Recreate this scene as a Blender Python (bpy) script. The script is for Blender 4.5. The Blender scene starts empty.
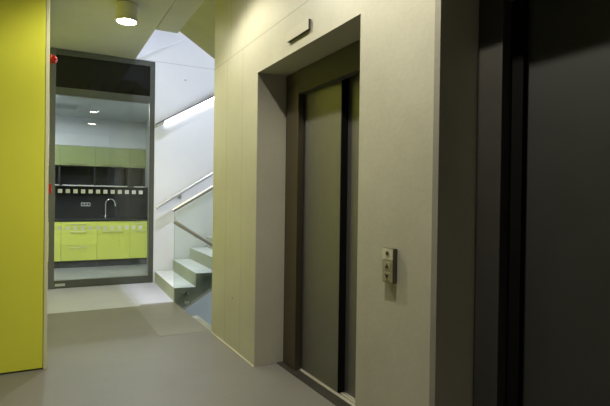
import bpy, bmesh, math
from mathutils import Vector, Matrix
import numpy as np

scn = bpy.context.scene
C = scn.collection

# ------------------------------------------------------------------ camera
F, YAW, PITCH, ROLL = 492.0, 0.488382, -0.0076945, 0.0132963
cy, sy = math.cos(YAW), math.sin(YAW)
ax = Vector((sy*math.cos(PITCH), cy*math.cos(PITCH), math.sin(PITCH)))
r0 = Vector((cy, -sy, 0)); u0 = r0.cross(ax)
rr = r0*math.cos(ROLL)+u0*math.sin(ROLL)
uu = -r0*math.sin(ROLL)+u0*math.cos(ROLL)
cd = bpy.data.cameras.new('camera'); cam = bpy.data.objects.new('camera', cd); C.objects.link(cam)
M = Matrix((rr, uu, -ax)).transposed().to_4x4(); M.translation = (0, 0, 1.25)
cam.matrix_world = M
cd.sensor_width = 36.0; cd.lens = F/610*36; cd.clip_start = 0.05; cd.clip_end = 100
scn.camera = cam

# ------------------------------------------------------------------ world, stairwell fill light, exposure
scn.view_settings.view_transform = 'Standard'; scn.view_settings.look = 'None'
scn.view_settings.exposure = 0.0; scn.view_settings.gamma = 1.0
scn.view_settings.use_curve_mapping = False
w = bpy.data.worlds.new('sky'); scn.world = w; w.use_nodes = True
bg = w.node_tree.nodes['Background']; bg.inputs[0].default_value = (.72, .82, 1, 1); bg.inputs[1].default_value = .6

DOWN_E = 60.0          # radiance of the frosted disc of the corridor downlights
DOWN_W = (72.0, 86.0, 122.0)   # power of the lamp in each of them
DOWN_C = (1.0, .945, .76)
UP_W = 1700.0          # lamp under the roof of the stairwell
LED_E = 7.5          # stair wall light
LED_C = (.88, .91, 1.0)
KIT_E = 720.0          # unseen lights added in the kitchen
KIT_C = (.9, .96, 1.0)

def area(name, loc, direction, sx, sy_, power, col):
    l = bpy.data.lights.new(name, 'AREA'); l.shape = 'RECTANGLE'; l.size = sx; l.size_y = sy_
    l.energy = power; l.color = col
    o = bpy.data.objects.new(name, l); C.objects.link(o); o.location = loc
    o.rotation_euler = Vector(direction).to_track_quat('-Z', 'Y').to_euler()
    return o
# fill lights added outside the landing's end wall to brighten the stairwell
area('fill_landing', (5.75, 5.8, 3.3), (-1, 0, -.15), 2.4, 2.4, 360, (.84, .87, 1))
area('fill_lower_landing', (5.6, 5.8, -.7), (-1, 0, -.05), 2.0, 1.0, 85, (.82, .95, .95))

# ------------------------------------------------------------------ materials
def new_mat(name):
    m = bpy.data.materials.new(name); m.use_nodes = True
    nt = m.node_tree; b = nt.nodes['Principled BSDF']
    return m, nt, b
def N(nt, t, **k):
    n = nt.nodes.new(t)
    for a, v in k.items(): setattr(n, a, v)
    return n
def mathn(nt, op, a, b=None, clamp=False):
    n = N(nt, 'ShaderNodeMath', operation=op, use_clamp=clamp)
    for i, v in enumerate((a, b)):
        if v is None: continue
        if isinstance(v, (int, float)): n.inputs[i].default_value = v
        else: nt.links.new(v, n.inputs[i])
    return n.outputs[0]
def plain(name, col, rough=.5, metal=0, var=.06, scale=30, bump=0, coat=0, spec=.5):
    m, nt, b = new_mat(name)
    tc = N(nt, 'ShaderNodeTexCoord')
    no = N(nt, 'ShaderNodeTexNoise'); no.inputs['Scale'].default_value = scale; no.inputs['Detail'].default_value = 4
    nt.links.new(tc.outputs['Object'], no.inputs['Vector'])
    cr = N(nt, 'ShaderNodeValToRGB')
    cr.color_ramp.elements[0].color = tuple(c*(1-var) for c in col)+(1,)
    cr.color_ramp.elements[1].color = tuple(min(1, c*(1+var)) for c in col)+(1,)
    cr.color_ramp.elements[0].position = .3; cr.color_ramp.elements[1].position = .7
    nt.links.new(no.outputs['Fac'], cr.inputs['Fac']); nt.links.new(cr.outputs['Color'], b.inputs['Base Color'])
    b.inputs['Roughness'].default_value = rough; b.inputs['Metallic'].default_value = metal
    b.inputs['Specular IOR Level'].default_value = spec
    b.inputs['Coat Weight'].default_value = coat
    if bump:
        bp = N(nt, 'ShaderNodeBump'); bp.inputs['Strength'].default_value = bump; bp.inputs['Distance'].default_value = .01
        nt.links.new(no.outputs['Fac'], bp.inputs['Height']); nt.links.new(bp.outputs['Normal'], b.inputs['Normal'])
    return m
def brushed(name, col, rough=.35, stretch=(60, 60, 1.5), var=.1):
    m = plain(name, col, rough, 1.0, var, 6)
    nt = m.node_tree
    no = [n for n in nt.nodes if n.type == 'TEX_NOISE'][0]; tc = [n for n in nt.nodes if n.type == 'TEX_COORD'][0]
    mp = N(nt, 'ShaderNodeMapping'); mp.inputs['Scale'].default_value = stretch
    nt.links.new(tc.outputs['Object'], mp.inputs['Vector']); nt.links.new(mp.outputs['Vector'], no.inputs['Vector'])
    return m
def emit(name, col, s):
    m = bpy.data.materials.new(name); m.use_nodes = True; nt = m.node_tree; nt.nodes.clear()
    e = N(nt, 'ShaderNodeEmission'); e.inputs[0].default_value = tuple(col)+(1,); e.inputs[1].default_value = s
    o = N(nt, 'ShaderNodeOutputMaterial'); nt.links.new(e.outputs[0], o.inputs[0]); return m
def glass(name, tint, ior=1.5, refl=1.0):
    m = bpy.data.materials.new(name); m.use_nodes = True; nt = m.node_tree; nt.nodes.clear()
    t = N(nt, 'ShaderNodeBsdfTransparent'); t.inputs[0].default_value = tuple(tint)+(1,)
    g = N(nt, 'ShaderNodeBsdfGlossy'); g.inputs['Roughness'].default_value = .01; g.inputs[0].default_value = (refl, refl, refl, 1)
    f = N(nt, 'ShaderNodeFresnel'); f.inputs[0].default_value = ior
    mx = N(nt, 'ShaderNodeMixShader'); o = N(nt, 'ShaderNodeOutputMaterial')
    nt.links.new(f.outputs[0], mx.inputs[0]); nt.links.new(t.outputs[0], mx.inputs[1]); nt.links.new(g.outputs[0], mx.inputs[2])
    nt.links.new(mx.outputs[0], o.inputs[0]); return m
def concrete(name, dark, light, rough=.75, bump=.12, joints=(), spec=.35, blot=1.1, pores=True):
    """joints: (axis, value, limit_axis, lo, hi, halfwidth)"""
    m, nt, b = new_mat(name)
    tc = N(nt, 'ShaderNodeTexCoord'); P = tc.outputs['Object']
    n1 = N(nt, 'ShaderNodeTexNoise'); n1.inputs['Scale'].default_value = blot; n1.inputs['Detail'].default_value = 7; n1.inputs['Roughness'].default_value = .6
    n2 = N(nt, 'ShaderNodeTexNoise'); n2.inputs['Scale'].default_value = 45; n2.inputs['Detail'].default_value = 5
    for n in (n1, n2): nt.links.new(P, n.inputs['Vector'])
    fac = mathn(nt, 'ADD', mathn(nt, 'MULTIPLY', n1.outputs['Fac'], .8), mathn(nt, 'MULTIPLY', n2.outputs['Fac'], .2))
    cr = N(nt, 'ShaderNodeValToRGB'); cr.color_ramp.elements[0].position = .32; cr.color_ramp.elements[1].position = .68
    cr.color_ramp.elements[0].color = tuple(dark)+(1,); cr.color_ramp.elements[1].color = tuple(light)+(1,)
    nt.links.new(fac, cr.inputs['Fac']); col = cr.outputs['Color']; h = n2.outputs['Fac']
    mask = None
    if pores:
        vo = N(nt, 'ShaderNodeTexVoronoi'); vo.inputs['Scale'].default_value = 9; nt.links.new(P, vo.inputs['Vector'])
        mask = mathn(nt, 'MULTIPLY', mathn(nt, 'LESS_THAN', vo.outputs['Distance'], .035), .45)
    if joints:
        sx = N(nt, 'ShaderNodeSeparateXYZ'); nt.links.new(P, sx.inputs[0]); o = {'x': sx.outputs[0], 'y': sx.outputs[1], 'z': sx.outputs[2]}
        for a, v, la, lo, hi, hw in joints:
            d = mathn(nt, 'LESS_THAN', mathn(nt, 'ABSOLUTE', mathn(nt, 'SUBTRACT', o[a], v)), hw)
            if la:
                d = mathn(nt, 'MULTIPLY', d, mathn(nt, 'MULTIPLY', mathn(nt, 'GREATER_THAN', o[la], lo), mathn(nt, 'LESS_THAN', o[la], hi)))
            mask = d if mask is None else mathn(nt, 'MAXIMUM', mask, d)
    if mask is not None:
        mx = N(nt, 'ShaderNodeMix', data_type='RGBA'); nt.links.new(mathn(nt, 'MULTIPLY', mask, .42), mx.inputs[0])
        nt.links.new(col, mx.inputs[6]); mx.inputs[7].default_value = tuple(c*.25 for c in dark)+(1,)
        col = mx.outputs[2]; h = mathn(nt, 'SUBTRACT', h, mask)
    nt.links.new(col, b.inputs['Base Color'])
    b.inputs['Roughness'].default_value = rough; b.inputs['Specular IOR Level'].default_value = spec
    bp = N(nt, 'ShaderNodeBump'); bp.inputs['Strength'].default_value = bump; bp.inputs['Distance'].default_value = .006
    nt.links.new(h, bp.inputs['Height']); nt.links.new(bp.outputs['Normal'], b.inputs['Normal'])
    return m

m_lift = concrete('fair_faced_concrete', (.43, .415, .345), (.54, .52, .44), joints=(
    ('z', 2.44, 'y', 1.0, 9, .004), ('y', 4.073, 'z', -1, 2.44, .004), ('y', 3.70, 'z', -1, 2.44, .003),
    ('y', 3.99, 'z', 2.44, 9, .004), ('y', 3.64, 'z', 2.44, 9, .003)), rough=.46, spec=.6)
m_ceil = concrete('ceiling_concrete', (.43, .435, .41), (.52, .52, .49), blot=.9)
m_soffit = concrete('stair_soffit_concrete', (.36, .36, .30), (.44, .44, .37))
m_white = concrete('white_painted_concrete', (.69, .70, .77), (.76, .77, .85), blot=.8, bump=.06, joints=(('z', 3.235, None, 0, 0, .004),))
m_step = concrete('precast_step_concrete', (.42, .44, .425), (.52, .54, .53), blot=3, bump=.06)
m_plaster = plain('grey_plaster', (.45, .45, .42), .8, var=.05, scale=3)
m_floor = concrete('screed_floor', (.175, .168, .160), (.235, .226, .214), rough=.42, bump=.03, spec=.45, blot=.7, pores=False)
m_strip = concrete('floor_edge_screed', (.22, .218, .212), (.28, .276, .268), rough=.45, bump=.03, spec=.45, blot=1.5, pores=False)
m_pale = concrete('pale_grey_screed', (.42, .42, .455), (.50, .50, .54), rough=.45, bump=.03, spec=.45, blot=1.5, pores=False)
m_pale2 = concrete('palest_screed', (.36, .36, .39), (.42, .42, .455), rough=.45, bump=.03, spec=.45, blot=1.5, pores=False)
m_kfloor = concrete('kitchen_floor', (.165, .168, .172), (.20, .203, .208), rough=.4, bump=.02, blot=1, pores=False)
m_kwall = plain('kitchen_wall_paint', (.40, .42, .415), .38, var=.03, scale=2)
m_kceil = plain('kitchen_ceiling_paint', (.42, .445, .45), .6, var=.03, scale=2)
m_lime = plain('lime_lacquer', (.84, .86, .075), .45, var=.035, scale=1.6)
m_cream = plain('cream_edge', (.80, .80, .52), .4, var=.03)
m_kupper = plain('dimmed_lime_front', (.20, .235, .085), .28, var=.03, scale=2)  # lime of the base fronts with the weaker light put into the colour
m_klime = plain('lime_cabinet_front', (.60, .64, .12), .28, var=.03, scale=2)
m_frame = plain('pale_grey_metal', (.135, .135, .142), .42, .3, .04, 20)
m_framep = plain('grey_frame_paint', (.078, .084, .076), .42, .1, .05, 20)
m_dark = plain('charcoal_paint', (.042, .039, .036), .45, var=.08, scale=8)
m_dleaf = plain('anthracite_door_leaf', (.029, .030, .030), .5, var=.1, scale=5)
m_black = plain('black_glass_panel', (.006, .006, .006), .06, var=.05)
m_splash = plain('dark_splashback', (.025, .027, .028), .12, var=.08, scale=3)
m_kdark = plain('dark_shelf_board', (.018, .019, .018), .3, var=.08)
m_plinth = plain('dark_plinth', (.05, .053, .06), .35)
m_lsteel = brushed('lift_door_steel', (.16, .155, .15), .42, var=.08); m_lsteel.node_tree.nodes['Principled BSDF'].inputs['Metallic'].default_value = .5
m_lhead = brushed('lift_header_steel', (.066, .063, .060), .6, (60, 1.5, 60), var=.08); m_lhead.node_tree.nodes['Principled BSDF'].inputs['Metallic'].default_value = .1
m_ljamb = brushed('lift_jamb_steel', (.17, .145, .105), .45, var=.1)
m_alu = plain('aluminium', (.62, .60, .53), .4, .25, .04)
m_ljambp = plain('dark_olive_box', (.085, .075, .05), .5)
m_steelbox = plain('satin_steel_box', (.34, .32, .25), .4, .3, .05)
m_steel = brushed('stainless_steel', (.60, .60, .58), .28, (3, 60, 60))
m_rail = plain('satin_steel_rail', (.50, .50, .50), .32, .5, .04)
m_chrome = plain('chrome', (.78, .78, .78), .14, 1.0, .02)
m_red = plain('red_plastic', (.34, .012, .010), .35, var=.04)
m_redlens = plain('red_lens', (.36, .014, .008), .15, var=.04, coat=.6)
m_wplast = plain('white_plastic', (.74, .73, .67), .45, var=.03)
m_indic = plain('indicator_plastic', (.52, .50, .42), .5, var=.03)
m_lampbody = plain('lamp_body_lacquer', (.60, .60, .52), .45, var=.03)
m_stick = plain('frosted_film', (.66, .69, .68), .6, var=.03); m_stick.node_tree.nodes['Principled BSDF'].inputs['Alpha'].default_value = .72
m_socket = plain('socket_grey', (.55, .55, .53), .4, var=.03)
m_hole = plain('socket_dark', (.04, .04, .04), .6)
m_shade = plain('shade_black', (.006, .006, .006), .9, spec=.05)
m_btn = plain('button_olive', (.36, .34, .24), .4, .3)
m_caulk = plain('light_sealant', (.70, .66, .52), .6, var=.05)
m_pane = glass('clear_glass', (.93, .95, .94))
m_bal = glass('greenish_balustrade_glass', (.90, .935, .91), 1.45)
m_edge = plain('glass_edge_green', (.28, .42, .34), .15, var=.05)
m_down = emit('downlight_disc', DOWN_C, DOWN_E)
m_led = emit('led_diffuser', LED_C, LED_E)
m_kit = emit('kitchen_light_disc', KIT_C, KIT_E)

# ------------------------------------------------------------------ mesh helpers
class MB:
    def __init__(s): s.bm = bmesh.new()
    def box(s, x0, x1, y0, y1, z0, z1):
        v = [s.bm.verts.new(p) for p in ((x0,y0,z0),(x1,y0,z0),(x1,y1,z0),(x0,y1,z0),(x0,y0,z1),(x1,y0,z1),(x1,y1,z1),(x0,y1,z1))]
        for f in ((3,2,1,0),(4,5,6,7),(0,1,5,4),(1,2,6,5),(2,3,7,6),(3,0,4,7)): s.bm.faces.new([v[i] for i in f])
        return s
    def prism(s, pts, axis, a, b):
        """pts in the plane normal to axis; x: (y,z)  y: (x,z)  z: (x,y)"""
        def mk(p, t):
            return {'x': (t, p[0], p[1]), 'y': (p[0], t, p[1]), 'z': (p[0], p[1], t)}[axis]
        A = [s.bm.verts.new(mk(p, a)) for p in pts]; B = [s.bm.verts.new(mk(p, b)) for p in pts]
        s.bm.faces.new(A); s.bm.faces.new(B[::-1]); n = len(pts)
        for i in range(n): s.bm.faces.new((A[i], B[i], B[(i+1) % n], A[(i+1) % n]))
        return s
    def tube(s, path, r, seg=16, cap=True):
        path = [Vector(p) for p in path]; rings = []
        n = len(path); t0 = (path[1]-path[0]).normalized()
        ref = Vector((0, 0, 1)) if abs(t0.z) < .9 else Vector((1, 0, 0))
        for i, p in enumerate(path):
            t = (path[min(i+1, n-1)]-path[max(i-1, 0)]).normalized()
            a = t.cross(ref).normalized(); b = t.cross(a).normalized(); ref = -b if (-b).dot(ref) > 0 else b
            rings.append([s.bm.verts.new(p+(a*math.cos(2*math.pi*k/seg)+b*math.sin(2*math.pi*k/seg))*r) for k in range(seg)])
        for i in range(n-1):
            for k in range(seg):
                f = s.bm.faces.new((rings[i][k], rings[i][(k+1) % seg], rings[i+1][(k+1) % seg], rings[i+1][k])); f.smooth = True
        if cap: s.bm.faces.new(rings[0][::-1]); s.bm.faces.new(rings[-1])
        return s
    def lathe(s, prof, center, axis='z', seg=32):
        """prof: list of (r, h) along axis"""
        c = Vector(center); rings = []
        E = {'z': (Vector((1,0,0)), Vector((0,1,0)), Vector((0,0,1))), 'x': (Vector((0,1,0)), Vector((0,0,1)), Vector((1,0,0))),
             'y': (Vector((0,0,1)), Vector((1,0,0)), Vector((0,1,0)))}[axis]
        for r, h in prof:
            rings.append([s.bm.verts.new(c+E[2]*h+(E[0]*math.cos(2*math.pi*k/seg)+E[1]*math.sin(2*math.pi*k/seg))*max(r, 1e-4)) for k in range(seg)])
        for i in range(len(rings)-1):
            for k in range(seg):
                f = s.bm.faces.new((rings[i][k], rings[i][(k+1) % seg], rings[i+1][(k+1) % seg], rings[i+1][k]))
        s.bm.faces.new(rings[0][::-1]); s.bm.faces.new(rings[-1])
        return s
    def ring(s, prof, center, axis='z', seg=32):
        n0 = len(s.bm.faces); s.lathe(prof+prof[:1], center, axis, seg); s.bm.faces.ensure_lookup_table()
        caps = [f for f in s.bm.faces if len(f.verts) == seg and seg > 4]
        bmesh.ops.delete(s.bm, geom=caps, context='FACES_ONLY'); bmesh.ops.remove_doubles(s.bm, verts=s.bm.verts, dist=1e-6)
        return s
    def build(s, name, mat, parent=None, bevel=0, origin=None, smooth=None):
        bm = s.bm
        bmesh.ops.recalc_face_normals(bm, faces=bm.faces)
        if bevel:
            es = [e for e in bm.edges if len(e.link_faces) == 2 and e.calc_face_angle(0) > .6]
            bmesh.ops.bevel(bm, geom=es, offset=bevel, segments=2, affect='EDGES', profile=.5, clamp_overlap=True)
        off = Vector((0, 0, 0))
        if parent is not None:
            p = parent
            while p is not None: off += p.location; p = p.parent
        elif origin is not None: off = Vector(origin)
        bmesh.ops.translate(bm, verts=bm.verts, vec=-off)
        me = bpy.data.meshes.new(name); bm.to_mesh(me); bm.free()
        o = bpy.data.objects.new(name, me); C.objects.link(o); me.materials.append(mat)
        if parent is not None: o.parent = parent
        elif origin is not None: o.location = origin
        if smooth:
            for f in me.polygons: f.use_smooth = True
            me.set_sharp_from_angle(angle=math.radians(smooth))
        return o
def tag(o, label, cat, group=None, kind=None):
    o['label'] = label; o['category'] = cat
    if group: o['group'] = group
    if kind: o['kind'] = kind
    return o
def thing(name, loc, label, cat, group=None, kind=None):
    o = bpy.data.objects.new(name, None); o.empty_display_size = .1; C.objects.link(o); o.location = loc
    return tag(o, label, cat, group, kind)
def struct(name, mb, mat, label, cat, **k):
    return tag(mb.build(name, mat, **k), label, cat, kind='structure')

# ------------------------------------------------------------------ structure
XW = 1.39; ZC = 3.23; NB = 1.615      # lift wall face, ceiling, back of the niches
YE = 4.445                             # end of the lift wall
b = MB(); b.box(-2.6, XW, -2.5, 7.43, -.3, 0).box(XW, 2.2, -2.5, YE, -.3, 0).box(XW, 1.5, 6.0, 7.43, -.3, 0)
struct('floor', b, m_floor, 'grey brown screed floor of the lift lobby', 'floor')
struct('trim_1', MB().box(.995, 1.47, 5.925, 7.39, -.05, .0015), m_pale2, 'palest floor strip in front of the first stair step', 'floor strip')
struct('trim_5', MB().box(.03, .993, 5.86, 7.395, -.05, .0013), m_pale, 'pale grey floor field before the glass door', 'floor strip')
struct('trim_2', MB().box(.93, XW, 4.50, 5.905, -.05, .0012), m_strip, 'paler floor strip along the open stair edge', 'floor strip')
struct('floor_kitchen', MB().box(-.7, 1.85, 7.43, 10.3, -.3, 0), m_kfloor, 'blue grey kitchen floor behind the glass door', 'floor')
# ceiling with the finished slab edge beside the stair
struct('ceiling', MB().box(-2.6, 1.148, -2.5, 7.43, ZC, 3.63).box(1.155, 1.41, -2.5, 5.99, ZC, 3.63).box(1.14, 1.16, -2.5, 5.99, ZC+.012, 3.63)
       .box(1.41, 2.2, -2.5, YE, ZC, 3.63), m_ceil, 'bare concrete ceiling of the lobby', 'ceiling')
struct('ceiling_kitchen', MB().box(-.7, 1.85, 7.5, 10.3, 2.66, 2.8), m_kceil, 'pale grey ceiling of the kitchen', 'ceiling')
# lift wall: piers, lintels, side of the stairwell
def cham(y0, y1, c0, c1):
    p = [(2.2, y0)]
    p += [(XW+c0, y0), (XW, y0+c0)] if c0 else [(XW, y0)]
    p += [(XW, y1-c1), (XW+c1, y1)] if c1 else [(XW, y1)]
    return p+[(2.2, y1)]
N1 = (2.054, 3.39); N2 = (.05, 1.503); ZN = 2.18
b = MB()
b.prism(cham(N1[1], YE, .004, .006), 'z', 0, ZN)
b.prism(cham(N2[1], N1[0], .016, .004), 'z', 0, ZN)
b.prism(cham(-2.5, N2[0], 0, .01), 'z', 0, ZN)
b.prism(cham(-2.5, YE, 0, .006), 'z', ZN, ZC)
b.box(2.1, 5.4, YE-.24, YE, -2.2, 6.3).box(-.3, 2.1, YE-.24, YE-.001, 3.64, 6.3).box(XW+.01, 2.1, YE-.24, YE, -2.2, 0)
b.box(2.0, 2.2, -2.5, YE, 0, ZC)
struct('wall_right', b, m_lift, 'pale concrete wall with the lift door niche', 'wall')
struct('trim_3', MB().box(XW-.005, XW, N1[1]+.005, YE, 0, .006), m_caulk, 'thin pale joint along the foot of the lift wall', 'floor joint')
# stairwell walls
struct('wall_stairs', MB().box(1.426, 5.4, 7.397, 7.5, -2.2, 5.6).box(.9, 1.426, 7.397, 7.5, 3.228, 3.64).box(-.3, 1.426, 7.397, 7.5, 3.64, 6.3).box(1.426, 5.4, 7.397, 7.5, 5.6, 6.3), m_white, 'white painted wall beside the stairs', 'wall')
b = MB(); b.box(5.2, 5.4, YE, 7.4, -2.2, -1.2).box(5.2, 5.4, YE, 7.4, -.2, 2.3).box(5.2, 5.4, YE, 4.8, -1.2, -.2).box(5.2, 5.4, 6.8, 7.4, -1.2, -.2).box(5.2, 5.4, YE, 7.4, 4.5, 6.3).box(5.2, 5.4, YE, 4.7, 2.3, 4.5).box(5.2, 5.4, 6.85, 7.4, 2.3, 4.5)
struct('wall_landing', b, m_white, 'end wall of the stair landing with added openings for the fill lights', 'wall')
struct('ceiling_stairs', MB().box(-.4, 5.4, YE-.24, 7.5, 6.3, 6.4), m_white, 'ceiling at the top of the stairwell', 'ceiling')
struct('wall_upper', MB().box(-.4, -.3, YE-.24, 7.5, 3.63, 6.3), m_white, 'upper side wall of the stairwell', 'wall')
struct('floor_basement', MB().box(1.2, 5.4, YE, 7.4, -2.2, -1.98), m_strip, 'lower level floor of the stairwell', 'floor')
struct('wall_basement', MB().box(1.2, 1.39, YE, 7.4, -2.0, -.3), m_plaster, 'wall below the floor edge of the stairwell', 'wall')
win = thing('added_window_1', (5.25, 5.8, 2.3), 'added unseen window for the landing fill light', 'window', kind='structure')  # unseen, added to let the upper fill light in
MB().box(5.22, 5.30, 4.7, 4.76, 2.3, 4.5).box(5.22, 5.30, 6.79, 6.85, 2.3, 4.5).box(5.22, 5.30, 4.76, 6.79, 2.3, 2.36).box(5.22, 5.30, 4.76, 6.79, 4.44, 4.5).build('window_frame', m_framep, win)
MB().box(5.255, 5.265, 4.76, 6.79, 2.36, 4.44).build('window_pane', m_pane, win)
win = thing('added_window_2', (5.25, 5.8, -1.2), 'added unseen lower window for the fill light', 'window', kind='structure')  # unseen, added to carry the lower fill light
MB().box(5.22, 5.30, 4.8, 4.85, -1.2, -.2).box(5.22, 5.30, 6.75, 6.8, -1.2, -.2).box(5.22, 5.30, 4.85, 6.75, -1.2, -1.15).box(5.22, 5.30, 4.85, 6.75, -.25, -.2).build('window_frame', m_framep, win)
MB().box(5.255, 5.265, 4.85, 6.75, -1.15, -.25).build('window_pane', m_pane, win)
# left side of the corridor and the rest of the lobby
struct('wall_left', MB().box(-2.6, .0, 4.075, 7.43, 0, ZC).box(.0, .028, 4.09, 7.43, 0, ZC), m_lime, 'lime green side wall of the corridor towards the glass door', 'wall')
struct('wall_far_left', MB().box(-2.8, -2.6, -2.5, 7.43, 0, ZC), m_plaster, 'grey side wall of the lobby', 'wall')
struct('wall_back', MB().box(-2.8, 2.2, -2.7, -2.5, 0, ZC), m_plaster, 'grey wall behind the viewer', 'wall')
# kitchen walls
struct('wall_kitchen_back', MB().box(-.7, 1.85, 10.06, 10.3, 0, 2.66), m_kwall, 'back wall of the kitchen', 'wall')
struct('wall_kitchen_right', MB().box(1.712, 1.85, 7.5, 10.06, 0, 2.66), m_kwall, 'right wall of the kitchen', 'wall')
struct('wall_kitchen_left', MB().box(-.7, -.55, 7.5, 10.06, 0, 2.66), m_kwall, 'left wall of the kitchen', 'wall')
struct('wall_kitchen_front', MB().box(-.7, .05, 7.43, 7.5, 0, ZC).box(.05, 1.85, 7.48, 7.5, 2.63, ZC), m_kwall, 'kitchen wall beside the glass door', 'wall')
struct('wall_bulkhead', MB().box(-.55, 1.71, 9.665, 10.06, 2.152, 2.66), m_kwall, 'glossy pale bulkhead above the kitchen wall cabinets', 'wall')

# green wall panel with its cream edge
t = thing('wall_panel', (-1.2, 4.03, 0), 'large lime green wall panel at the left of the lobby', 'wall panel')
MB().box(-2.55, .003, 3.995, 4.075, .012, ZC-.004).build('panel_face', m_lime, t, bevel=.002)
o = MB().box(.0065, .030, 3.995, 4.09, .0, ZC-.004).build('edge_strip', m_cream, t, bevel=.002); o['label'] = 'cream edge strip'
MB().box(-2.55, .005, 4.01, 4.07, 0, .014).build('plinth', m_dark, t)

# ------------------------------------------------------------------ glazed kitchen door
YD = 7.40
d1 = thing('door_1', (.74, YD, 0), 'tall grey framed glass door to the kitchen', 'door', kind='structure')
fx0, fx1 = .062, 1.424
MB().box(fx0, fx0+.07, YD, YD+.08, 0, 3.225).build('stile', m_frame, d1, bevel=.003)  # paler grey than the other members: the light on it put into the colour
MB().box(fx1-.068, fx1, YD, YD+.08, 0, 3.225).build('stile', m_framep, d1, bevel=.003)
MB().box(fx0+.07, fx1-.068, YD, YD+.08, 3.15, 3.225).build('head', m_framep, d1, bevel=.003)
MB().box(fx0+.07, fx1-.068, YD, YD+.08, 2.615, 2.715).build('transom', m_framep, d1, bevel=.003)
MB().box(fx0+.07, fx1-.068, YD, YD+.08, .004, .105).build('bottom_rail', m_framep, d1, bevel=.003)
MB().box(fx0+.07, fx1-.068, YD+.025, YD+.045, 2.715, 3.15).build('transom_panel', m_black, d1)
pane = MB().box(fx0+.07, fx1-.068, YD+.03, YD+.042, .105, 2.615).build('glass_pane', m_pane, d1)
pane.rotation_euler.z = math.radians(-1.45)    # the pane sits very slightly skewed in its frame
mk = None
for zc in (1.318, .812):
    for k in range(12):
        x = .195+k*.0952
        if mk is None:
            mk = MB().box(-.0265, .0265, 0, .001, -.0265, .0265).build('square_marker', m_stick)
            o = mk
        else:
            o = mk.copy(); C.objects.link(o)
        o.parent = pane; o.location = Vector((x, YD+.0285, zc))-Vector(d1.location)
MB().box(.142, .265, YD-.0015, YD, .03, .066).build('sticker', m_stick, d1)
MB().box(fx1-.072, fx1-.068, YD+.015, YD+.03, .105, 2.615).build('gasket', m_wplast, d1)

# ------------------------------------------------------------------ lift door in its niche
d2 = thing('door_2', (NB+.1, 2.73, 0), 'olive steel lift door with two sliding panels in a concrete niche', 'door', kind='structure')
MB().box(NB, NB+.05, 3.165, 3.352, 0, ZN-.004).build('jamb', m_ljamb, d2, bevel=.002)
MB().box(NB, NB+.05, 2.06, 2.20, 0, ZN-.004).build('jamb', m_ljamb, d2, bevel=.002)
MB().box(NB-.006, NB+.05, 2.20, 3.165, 2.006, ZN-.004).build('header', m_lhead, d2, bevel=.003)
MB().box(NB+.055, NB+.085, 2.668, 3.20, .016, 2.04).build('door_leaf', m_lsteel, d2, bevel=.003)
MB().box(NB+.105, NB+.13, 2.18, 2.70, .016, 2.04).build('door_leaf', m_lsteel, d2, bevel=.003)
MB().box(NB+.056, NB+.104, 2.660, 2.6675, .016, 2.04).build('leaf_edge', m_shade, d2)  # black puts the shade between the two leaves into the colour
s = MB(); s.box(NB+.036, NB+.06, 2.18, 3.18, 0, .012).box(NB+.07, NB+.088, 2.18, 2.66, 0, .012).box(NB+.092, NB+.14, 2.18, 3.18, 0, .012)
s.build('sill', m_alu, d2)
MB().box(NB-.04, NB+.035, 2.06, 3.386, 0, .008).build('threshold', m_dark, d2)
MB().box(NB+.14, NB+.2, 2.066, 3.386, 0, ZN).build('shaft_panel', m_dark, d2)
MB().box(NB+.012, NB+.13, 3.353, 3.386, 0, ZN-.004).build('shadow_gap', m_hole, d2)

# ------------------------------------------------------------------ dark door on the right
d3 = thing('door_3', (NB+.1, .8, 0), 'dark anthracite door in the second niche at the right', 'door', kind='structure')
MB().box(NB, NB+.14, 1.375, 1.500, 0, ZN-.004).build('jamb', m_dark, d3, bevel=.003)
MB().box(NB, NB+.14, .06, .19, 0, ZN-.004).build('jamb', m_dark, d3, bevel=.003)
MB().box(NB, NB+.14, .19, 1.375, 2.06, ZN-.004).build('header', m_dark, d3, bevel=.003)
MB().box(NB+.075, NB+.12, .195, 1.37, .008, 2.056).build('door_leaf', m_dleaf, d3, bevel=.003)
MB().box(NB+.05, NB+.075, 1.315, 1.375, .0, 2.06).build('door_stop', m_shade, d3)  # black stands in for the shadow of the jamb
hd = MB().lathe([(.026, 0), (.026, .008), (.011, .009), (.011, .045)], (NB+.075, .29, 1.02), 'x', 20).tube([(NB+.03, .29, 1.02), (NB+.03, .42, 1.02)], .010)
bmesh.ops.transform(hd.bm, matrix=Matrix.Identity(4), verts=hd.bm.verts)
hd.build('handle', m_steel, d3, smooth=40)

# ------------------------------------------------------------------ stairs
RUN, RISE, NS = .255, .165, 11
Y0, Y1 = 5.92, 7.392
st = thing('staircase', (XW, Y0, 0), 'grey green concrete stair flight climbing to the right behind the lift wall', 'stairs')
for i in range(NS-1):
    x = XW+i*RUN
    MB().prism([(x, i*RISE), (x, (i+1)*RISE), (x+RUN, (i+1)*RISE)], 'y', Y0, Y1).build('step', m_step, st, bevel=.004)
xe, ze = XW+(NS-1)*RUN, (NS-1)*RISE
k = RISE/RUN
MB().prism([(XW, 0), (xe, ze), (xe, ze-.22), (XW, -.185)], 'y', Y0, Y1).build('waist_slab', m_step, st)
st.rotation_euler.z = math.radians(-2.2)      # the flight is not quite square to the lift wall
struct('floor_landing', MB().box(xe+.002, 5.195, YE+.01, 7.39, NS*RISE-.22, NS*RISE), m_step, 'stair landing at the head of the flight', 'floor')
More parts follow.
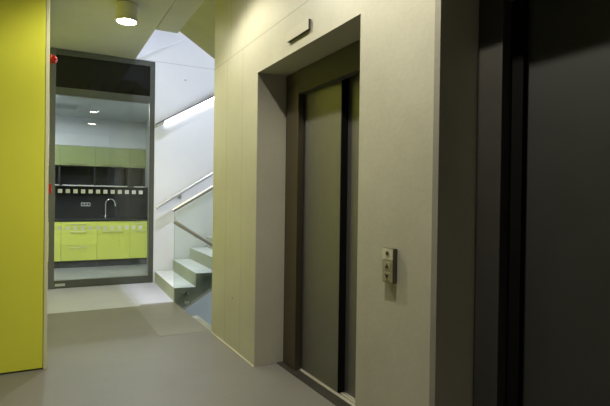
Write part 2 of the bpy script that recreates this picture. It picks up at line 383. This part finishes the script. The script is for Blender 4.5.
# return flight overhead: its underside shows above the lift wall
def soff(x): return 3.232-.62*(x-1.41)
pts = [(1.412, soff(1.412)), (xe-.004, soff(xe))]
zt = NS*RISE
for i in range(NS-1):
    x = xe-.004-i*RUN; pts += [(x, zt+(i+1)*RISE), (x-RUN, zt+(i+1)*RISE)]
pts = [p for p in pts if p[0] > 1.412-1e-6] + [(1.412, 3.62)]
tag(MB().prism(pts, 'y', YE+.006, 5.90).build('stair_flight', m_soffit, origin=(2.6, 5.2, 1.8)), 'olive grey concrete stair flight overhead, underside sloping above the lift wall end', 'stairs')
# thicker upper part of the stair wall, its lower edge rising with the stairs
def sof2(x): return 3.235+.578*(x-1.17)
struct('trim_4', MB().prism([(1.165, sof2(1.165)), (5.19, sof2(5.19)), (5.19, 6.0), (1.165, 6.0)], 'y', 7.376, 7.3965), m_white, 'thicker upper part of the white stair wall with a rising lower edge', 'wall')
# flight going down beside the up flight
pts = [(XW+.002, -.29), (XW+.002, -.006)]
for i in range(NS-1):
    x = XW+.002+(i+0)*RUN; pts += [(x+.001, -(i+1)*RISE), (x+RUN, -(i+1)*RISE)]
pts += [(xe, -NS*RISE-.1)]
pts = [(XW+.002, -.40), (XW+.002, -.165)]+[q for i in range(NS-1) for q in ((XW+.002+(i+1)*RUN-RUN*.0, -(i+1)*RISE), (XW+.002+(i+1)*RUN, -(i+2)*RISE))][:-1]+[(xe, -NS*RISE-.12)]
tag(MB().prism(pts, 'y', YE+.01, 5.82).build('stair_flight', m_step, origin=(2.6, 5.2, -1.8)), 'concrete stair flight leading down between the lift wall and the glass balustrade', 'stairs')

# glass balustrade with its two handrails
bl = thing('glass_balustrade', (XW, Y0, 0), 'glass balustrade on the near side of the stairs with steel handrails', 'balustrade')
xr = 2.85
def gz(x): return 1.075+.60*(x-1.395)
MB().prism([(1.382, -.14), (1.382, gz(1.382)), (xr, gz(xr)), (xr, -.14+.63*(xr-1.395))], 'y', 5.897, 5.909).build('glass_panel', m_bal, bl)
MB().box(1.3805, 1.382, 5.897, 5.909, -.14, gz(1.395)).build('glass_edge', m_edge, bl)
def rail(x0, x1, f, y, r=.0225):
    return MB().tube([(x0, y, f(x0)), (x1, y, f(x1))], r, 20)
rail(1.36, xr, lambda x: 1.094+.60*(x-1.36), 5.903).build('handrail', m_rail, bl, smooth=50)
rail(1.368, 2.8, lambda x: .950-.615*(x-1.39), 5.855).build('lower_handrail', m_rail, bl, smooth=50)
for xx in (1.62, 2.5):
    MB().tube([(xx, 5.897, .950-.615*(xx-1.39)-.03), (xx, 5.86, .950-.615*(xx-1.39)-.03), (xx, 5.855, .950-.615*(xx-1.39))], .008, 10).build('rail_bracket', m_steel, bl)
for (xx, zz) in ((1.52, .097), (1.526, -.012), (2.3, .60), (2.3, .48)):
    MB().lathe([(.0, 0), (.022, 0), (.026, .004), (.026, .012), (.012, .014), (.012, .0375)], (xx, 5.882, zz), 'y', 24).build('glass_fixing', m_chrome, bl, smooth=40)

bl.rotation_euler.z = st.rotation_euler.z
# wall handrail
wr = thing('wall_handrail', (1.75, 7.34, 1.2), 'steel handrail fixed to the white stair wall', 'handrail')
def wf(x): return 1.094+.629*(x-1.443)
rail(1.443, 4.0, wf, 7.33).build('rail', m_rail, wr, smooth=50)
for xx in (1.80, 2.9):
    bq = MB().tube([(xx, 7.392, wf(xx)-.055), (xx, 7.345, wf(xx)-.06), (xx, 7.332, wf(xx)-.045), (xx, 7.33, wf(xx)-.01)], .008, 12)
    br = bq.build('bracket', m_rail, wr, smooth=60)
    MB().lathe([(.0, 0), (.034, 0), (.034, .006), (.0, .007)], (xx, 7.3895, wf(xx)-.055), 'y', 24).build('rosette', m_steel, br, smooth=40)

# sloping wall light
ll = thing('wall_light', (1.9, 7.37, 2.5), 'long sloping linear light on the white stair wall', 'lamp')
def lz(x): return 2.304+.588*(x-1.43)
x0, x1 = 1.436, 4.0
def slopebox(xa, xb, ya, yb, da, db):
    return MB().prism([(xa, lz(xa)+da), (xb, lz(xb)+da), (xb, lz(xb)+db), (xa, lz(xa)+db)], 'y', ya, yb)
slopebox(x0, x1, 7.335, 7.396, -.010, .014).build('housing', m_frame, ll)
slopebox(x0, 1.555, 7.333, 7.395, -.046, -.008).build('end_cap', m_soffit, ll)
slopebox(1.557, x1, 7.340, 7.394, -.050, -.011).build('diffuser', m_led, ll)

# ------------------------------------------------------------------ corridor downlights
def downlight(y, label, watts):
    t = thing('ceiling_lamp', (.738, y, ZC), label, 'lamp')
    R, zb = .107, 3.048
    MB().lathe([(.0, ZC-.001), (R-.012, ZC-.001), (R-.012, ZC-.012), (R, ZC-.012), (R, zb), (R-.009, zb), (R-.009, zb+.048), (0, zb+.048)], (.738, y, 0), 'z', 48).build('lamp_body', m_lampbody, t, smooth=40)
    MB().lathe([(0, zb+.010), (R-.010, zb+.010), (R-.010, zb+.016), (0, zb+.016)], (.738, y, 0), 'z', 48).build('lamp_diffuser', m_down, t)
    l = bpy.data.lights.new('downlight_beam', 'SPOT'); l.energy = watts; l.color = DOWN_C
    l.spot_size = math.radians(140); l.spot_blend = .42; l.shadow_soft_size = .03
    lo = bpy.data.objects.new('downlight_beam', l); C.objects.link(lo); lo.location = (.738, y, zb-.002)
downlight(5.35, 'white cylindrical ceiling downlight in front of the glass door', DOWN_W[0])
downlight(3.44, 'white cylindrical ceiling downlight before the far edge of the lift door niche', DOWN_W[1])
downlight(1.53, 'white cylindrical ceiling downlight beside the pier between the two doors', DOWN_W[2])

ul = thing('ceiling_lamp', (1.29, 6.07, 6.3), 'cool white ceiling lamp high under the roof of the stairwell', 'lamp')
MB().lathe([(0, 6.299), (.15, 6.299), (.15, 6.22), (.14, 6.21), (0, 6.21)], (1.29, 6.07, 0), 'z', 32).build('lamp_body', m_lampbody, ul, smooth=40)
l = bpy.data.lights.new('stairwell_lamp', 'SPOT'); l.spot_size = math.radians(60); l.spot_blend = .9; l.shadow_soft_size = .10; l.energy = UP_W; l.color = (.84, .87, 1)
lo = bpy.data.objects.new('stairwell_lamp', l); C.objects.link(lo); lo.location = (1.29, 6.07, 6.205)

# ------------------------------------------------------------------ things on the lift wall
cs = thing('lift_call_station', (1.372, 1.76, .89), 'small lift call button box beside the lift door', 'call buttons')
xf = 1.366
MB().box(xf, XW-.0005, 1.733, 1.812, .880, 1.036).build('housing', m_ljambp, cs, bevel=.003)
MB().box(xf-.0025, xf, 1.736, 1.809, .883, .982).build('button_panel', m_steelbox, cs)
pl = MB().box(xf-.0025, xf, 1.736, 1.809, .984, 1.033).build('key_switch_plate', m_alu, cs)
MB().lathe([(.0, 0), (.009, 0), (.010, -.003), (.010, -.0035), (0, -.0035)], (xf-.0025, 1.772, 1.012), 'x', 20).build('key_switch', m_dark, pl)
for zc, sgn in ((.954, 1), (.910, -1)):
    bt = MB().box(xf-.0045, xf-.0024, 1.750, 1.794, zc-.019, zc+.019).build('call_button', m_btn, cs, bevel=.001)
    ar = MB().prism([(1.757, zc-.008*sgn), (1.787, zc-.008*sgn), (1.772, zc+.012*sgn)], 'x', xf-.006, xf-.0045)
    ar.build('arrow', m_hole, bt)
sg = thing('lift_indicator', (XW, 2.715, 2.255), 'slim pale rectangular lift indicator plate above the lift door', 'sign')
MB().box(XW-.015, XW-.0005, 2.574, 2.860, 2.257, 2.318).build('housing', m_dark, sg)
MB().box(XW-.019, XW-.015, 2.572, 2.862, 2.256, 2.320).build('front_plate', m_indic, sg, bevel=.001)
tag(MB().lathe([(0, 0), (.011, 0), (.011, .006), (0, .006)], (XW-.0055, 3.875, .427), 'x', 16).build('tie_plug', m_soffit, origin=(XW, 3.875, .427)), 'small round tie hole plug low on the concrete lift wall', 'plug')
tag(MB().lathe([(0, 0), (.013, 0), (.013, .006), (0, .006)], (1.866, 7.391, 3.014), 'y', 16).build('tie_plug', m_soffit, origin=(1.866, 7.39, 3.014)), 'small round tie hole plug high on the white stair wall', 'plug')

# red fire devices on the corridor wall
bc = thing('alarm_beacon', (.028, 5.2, 2.53), 'red round alarm beacon high beside the glass door', 'alarm')
MB().lathe([(0, 0), (.046, 0), (.046, .024), (.043, .026), (0, .026)], (.0285, 5.2, 2.53), 'x', 32).build('base', m_red, bc, smooth=40)
MB().lathe([(.040, .026), (.040, .046), (.036, .060), (.026, .070), (.012, .075), (0, .076)], (.0285, 5.2, 2.53), 'x', 32).build('lens', m_redlens, bc, smooth=60)
cp = thing('fire_call_point', (.028, 5.2, 1.27), 'red manual fire call point box beside the glass door', 'alarm')
MB().box(.0285, .064, 5.155, 5.25, 1.270, 1.362).build('housing', m_red, cp, bevel=.004)
MB().box(.064, .066, 5.175, 5.23, 1.290, 1.342).build('break_glass', m_stick, cp)

# ------------------------------------------------------------------ kitchen
def bow_handle(x0, x1, y, z, parent, mat=None):
    n = 9; pts = []
    for i in range(n):
        u = i/(n-1); pts.append((x0+(x1-x0)*u, y-.004-.028*min(1, math.sin(math.pi*u)*1.8), z))
    return MB().tube(pts, .006, 10).build('handle', mat or m_steel, parent, smooth=60)
YF = 9.43; YB = 10.05
def base_unit(x0, x1, fronts, label):
    t = thing('base_cabinet', ((x0+x1)/2, (YF+YB)/2, 0), label, 'cabinet', 'lime green kitchen base cabinets')
    MB().box(x0+.001, x1-.001, YF+.02, YB, .12, .81).build('body', m_kdark, t)
    MB().box(x0+.001, x1-.001, YF+.05, YB, 0, .12).build('plinth', m_plinth, t)
    for (nm, z0, z1, hz, h0, h1) in fronts:
        d = MB().box(x0+.002, x1-.002, YF, YF+.019, z0+.002, z1-.002).build(nm, m_klime, t, bevel=.0015)
        if h1: bow_handle(h0, h1, YF, hz, d)
    return t
base_unit(-.30, .268, [('door', .125, .682, .62, -.2, .1), ('drawer', .682, .808, .762, -.2, .1)], 'lime green base cabinet cut off by the left edge of the glass door')
base_unit(.268, .842, [('drawer', .125, .39, .352, .41, .68), ('drawer', .39, .682, .63, .41, .68), ('drawer', .682, .808, .762, .41, .68)], 'lime green base cabinet with three drawers below the socket')
base_unit(.842, 1.399, [('door', .125, .682, .625, .93, 1.28), ('false_front', .682, .808, 0, 0, 0)], 'lime green base cabinet with one door below the sink tap')
base_unit(1.399, 1.706, [('door', .125, .682, .625, 1.50, 1.66), ('drawer', .682, .808, .765, 1.50, 1.66)], 'narrow lime green base cabinet at the right end of the kitchen')
tag(MB().box(-.30, 1.706, YF-.012, YB, .812, .838).build('worktop', m_kdark, bevel=.002, origin=(.7, 9.7, .812)), 'thin dark kitchen worktop above the lime green cabinets', 'worktop')
tag(MB().box(-.30, 1.706, 10.042, 10.058, .839, 1.43).box(1.7005, 1.711, 9.45, 10.042, .839, 1.43).build('splashback', m_splash, origin=(.7, 10.05, .839)), 'glossy dark grey splashback behind the tap', 'splashback')
def wall_unit(x0, x1, h0, h1, label):
    t = thing('wall_cabinet', ((x0+x1)/2, 9.86, 1.795), label, 'cabinet', 'lime green kitchen wall cabinets')
    MB().box(x0+.001, x1-.001, 9.68, YB, 1.80, 2.145).build('body', m_kupper, t)
    d = MB().box(x0+.002, x1-.002, 9.66, 9.679, 1.797, 2.147).build('door', m_kupper, t, bevel=.0015)
    MB().box(h0, h1, 9.642, 9.659, 1.815, 1.828).build('handle', m_ljamb, d, bevel=.002)
wall_unit(-.30, .245, -.2, .1, 'lime green wall cabinet cut off by the left edge of the glass door')
wall_unit(.245, .818, .376, .70, 'lime green wall cabinet above the socket')
wall_unit(.818, 1.402, .93, 1.28, 'lime green wall cabinet above the sink tap')
wall_unit(1.402, 1.706, 1.52, 1.70, 'narrow lime green wall cabinet at the right end of the kitchen')
def shelf(x0, x1, s0, s1, label):
    t = thing('wall_shelf', ((x0+x1)/2, 9.87, 1.44), label, 'shelf', 'dark open shelves below the wall cabinets')
    MB().box(x0+.002, x1-.002, 10.03, YB, 1.452, 1.795).build('back_panel', m_splash, t)
    MB().box(x0+.002, x0+.016, 9.71, 10.03, 1.452, 1.795).build('side_panel', m_kdark, t)
    MB().box(x1-.016, x1-.002, 9.71, 10.03, 1.452, 1.795).build('side_panel', m_kdark, t)
    MB().box(x0+.002, x1-.002, 9.71, YB, 1.436, 1.452).build('shelf_board', m_kdark, t)
    o = MB().box(s0, s1, 9.704, 9.71, 1.434, 1.452).build('front_edge', m_alu, t); o['label'] = 'pale metal front edge'
shelf(-.30, .245, -.28, .235, 'dark shelf box cut off by the left edge of the glass door')
shelf(.245, .818, .29, .81, 'dark shelf box above the socket')
shelf(.818, 1.402, .83, 1.39, 'dark shelf box above the sink tap')
shelf(1.402, 1.706, 1.50, 1.70, 'narrow dark shelf box at the right end of the kitchen')
sk = thing('wall_socket', (.695, 10.042, 1.06), 'grey triple wall socket on the dark splashback', 'socket')
MB().box(.613, .776, 10.032, 10.0415, 1.065, 1.135).build('cover_plate', m_socket, sk, bevel=.002)
for xx in (.645, .695, .745):
    MB().lathe([(0, 0), (.019, 0), (.019, .004), (0, .004)], (xx, 10.0278, 1.10), 'y', 20).build('outlet', m_hole, sk)
tp = thing('kitchen_tap', (1.025, 9.85, .838), 'chrome swan neck kitchen tap on the dark worktop', 'tap')
MB().lathe([(0, 0), (.026, 0), (.026, .012), (.019, .02), (.019, .07), (.015, .075), (0, .075)], (1.025, 9.85, .8385), 'z', 24).build('base', m_chrome, tp, smooth=40)
pts = [(1.025, 9.85, .90), (1.025, 9.85, 1.12)]
for i in range(1, 12):
    a = math.pi*i/12; pts.append((1.105-.08*math.cos(a), 9.85-.02*i/12, 1.12+.085*math.sin(a)))
pts += [(1.187, 9.828, 1.11), (1.190, 9.826, 1.07)]
MB().tube(pts, .0125, 14).build('spout', m_chrome, tp, smooth=60)
MB().tube([(1.010, 9.85, .885), (.968, 9.84, .892), (.95, 9.835, .90)], .007, 10).build('lever', m_chrome, tp, smooth=60)
# kitchen ceiling: unseen lights added to brighten the room, and air grille
def kdown(x, y, label):
    t = thing('added_kitchen_light', (x, y, 2.66), label, 'lamp')
    MB().ring([(.072, 0), (.088, 0), (.088, -.005), (.072, -.003)], (x, y, 2.6598), 'z', 32).build('trim_ring', m_wplast, t, smooth=40)
    MB().lathe([(0, -.0005), (.0715, -.0005), (.0715, -.002), (0, -.002)], (x, y, 2.6598), 'z', 32).build('diffuser', m_kit, t)
kdown(.15, 7.57, 'unseen added light in the kitchen ceiling behind the left half of the transom')
kdown(1.15, 7.57, 'unseen added light in the kitchen ceiling behind the right half of the transom')
kdown(-.25, 8.5, 'unseen added light at the far left of the kitchen ceiling')
vt = thing('air_grille', (.30, 8.62, 2.66), 'square air grille in the kitchen ceiling', 'vent')
MB().box(.06, .10, 8.36, 8.88, 2.652, 2.6595).box(.46, .50, 8.36, 8.88, 2.652, 2.6595).box(.10, .46, 8.36, 8.40, 2.652, 2.6595).box(.10, .46, 8.84, 8.88, 2.652, 2.6595).build('frame', m_kceil, vt)
MB().box(.10, .46, 8.40, 8.84, 2.657, 2.6595).build('backing', m_hole, vt)
for i in range(6):
    y = 8.43+i*.075
    MB().box(.10, .46, y, y+.012, 2.650, 2.657).build('slat', m_kceil, vt)
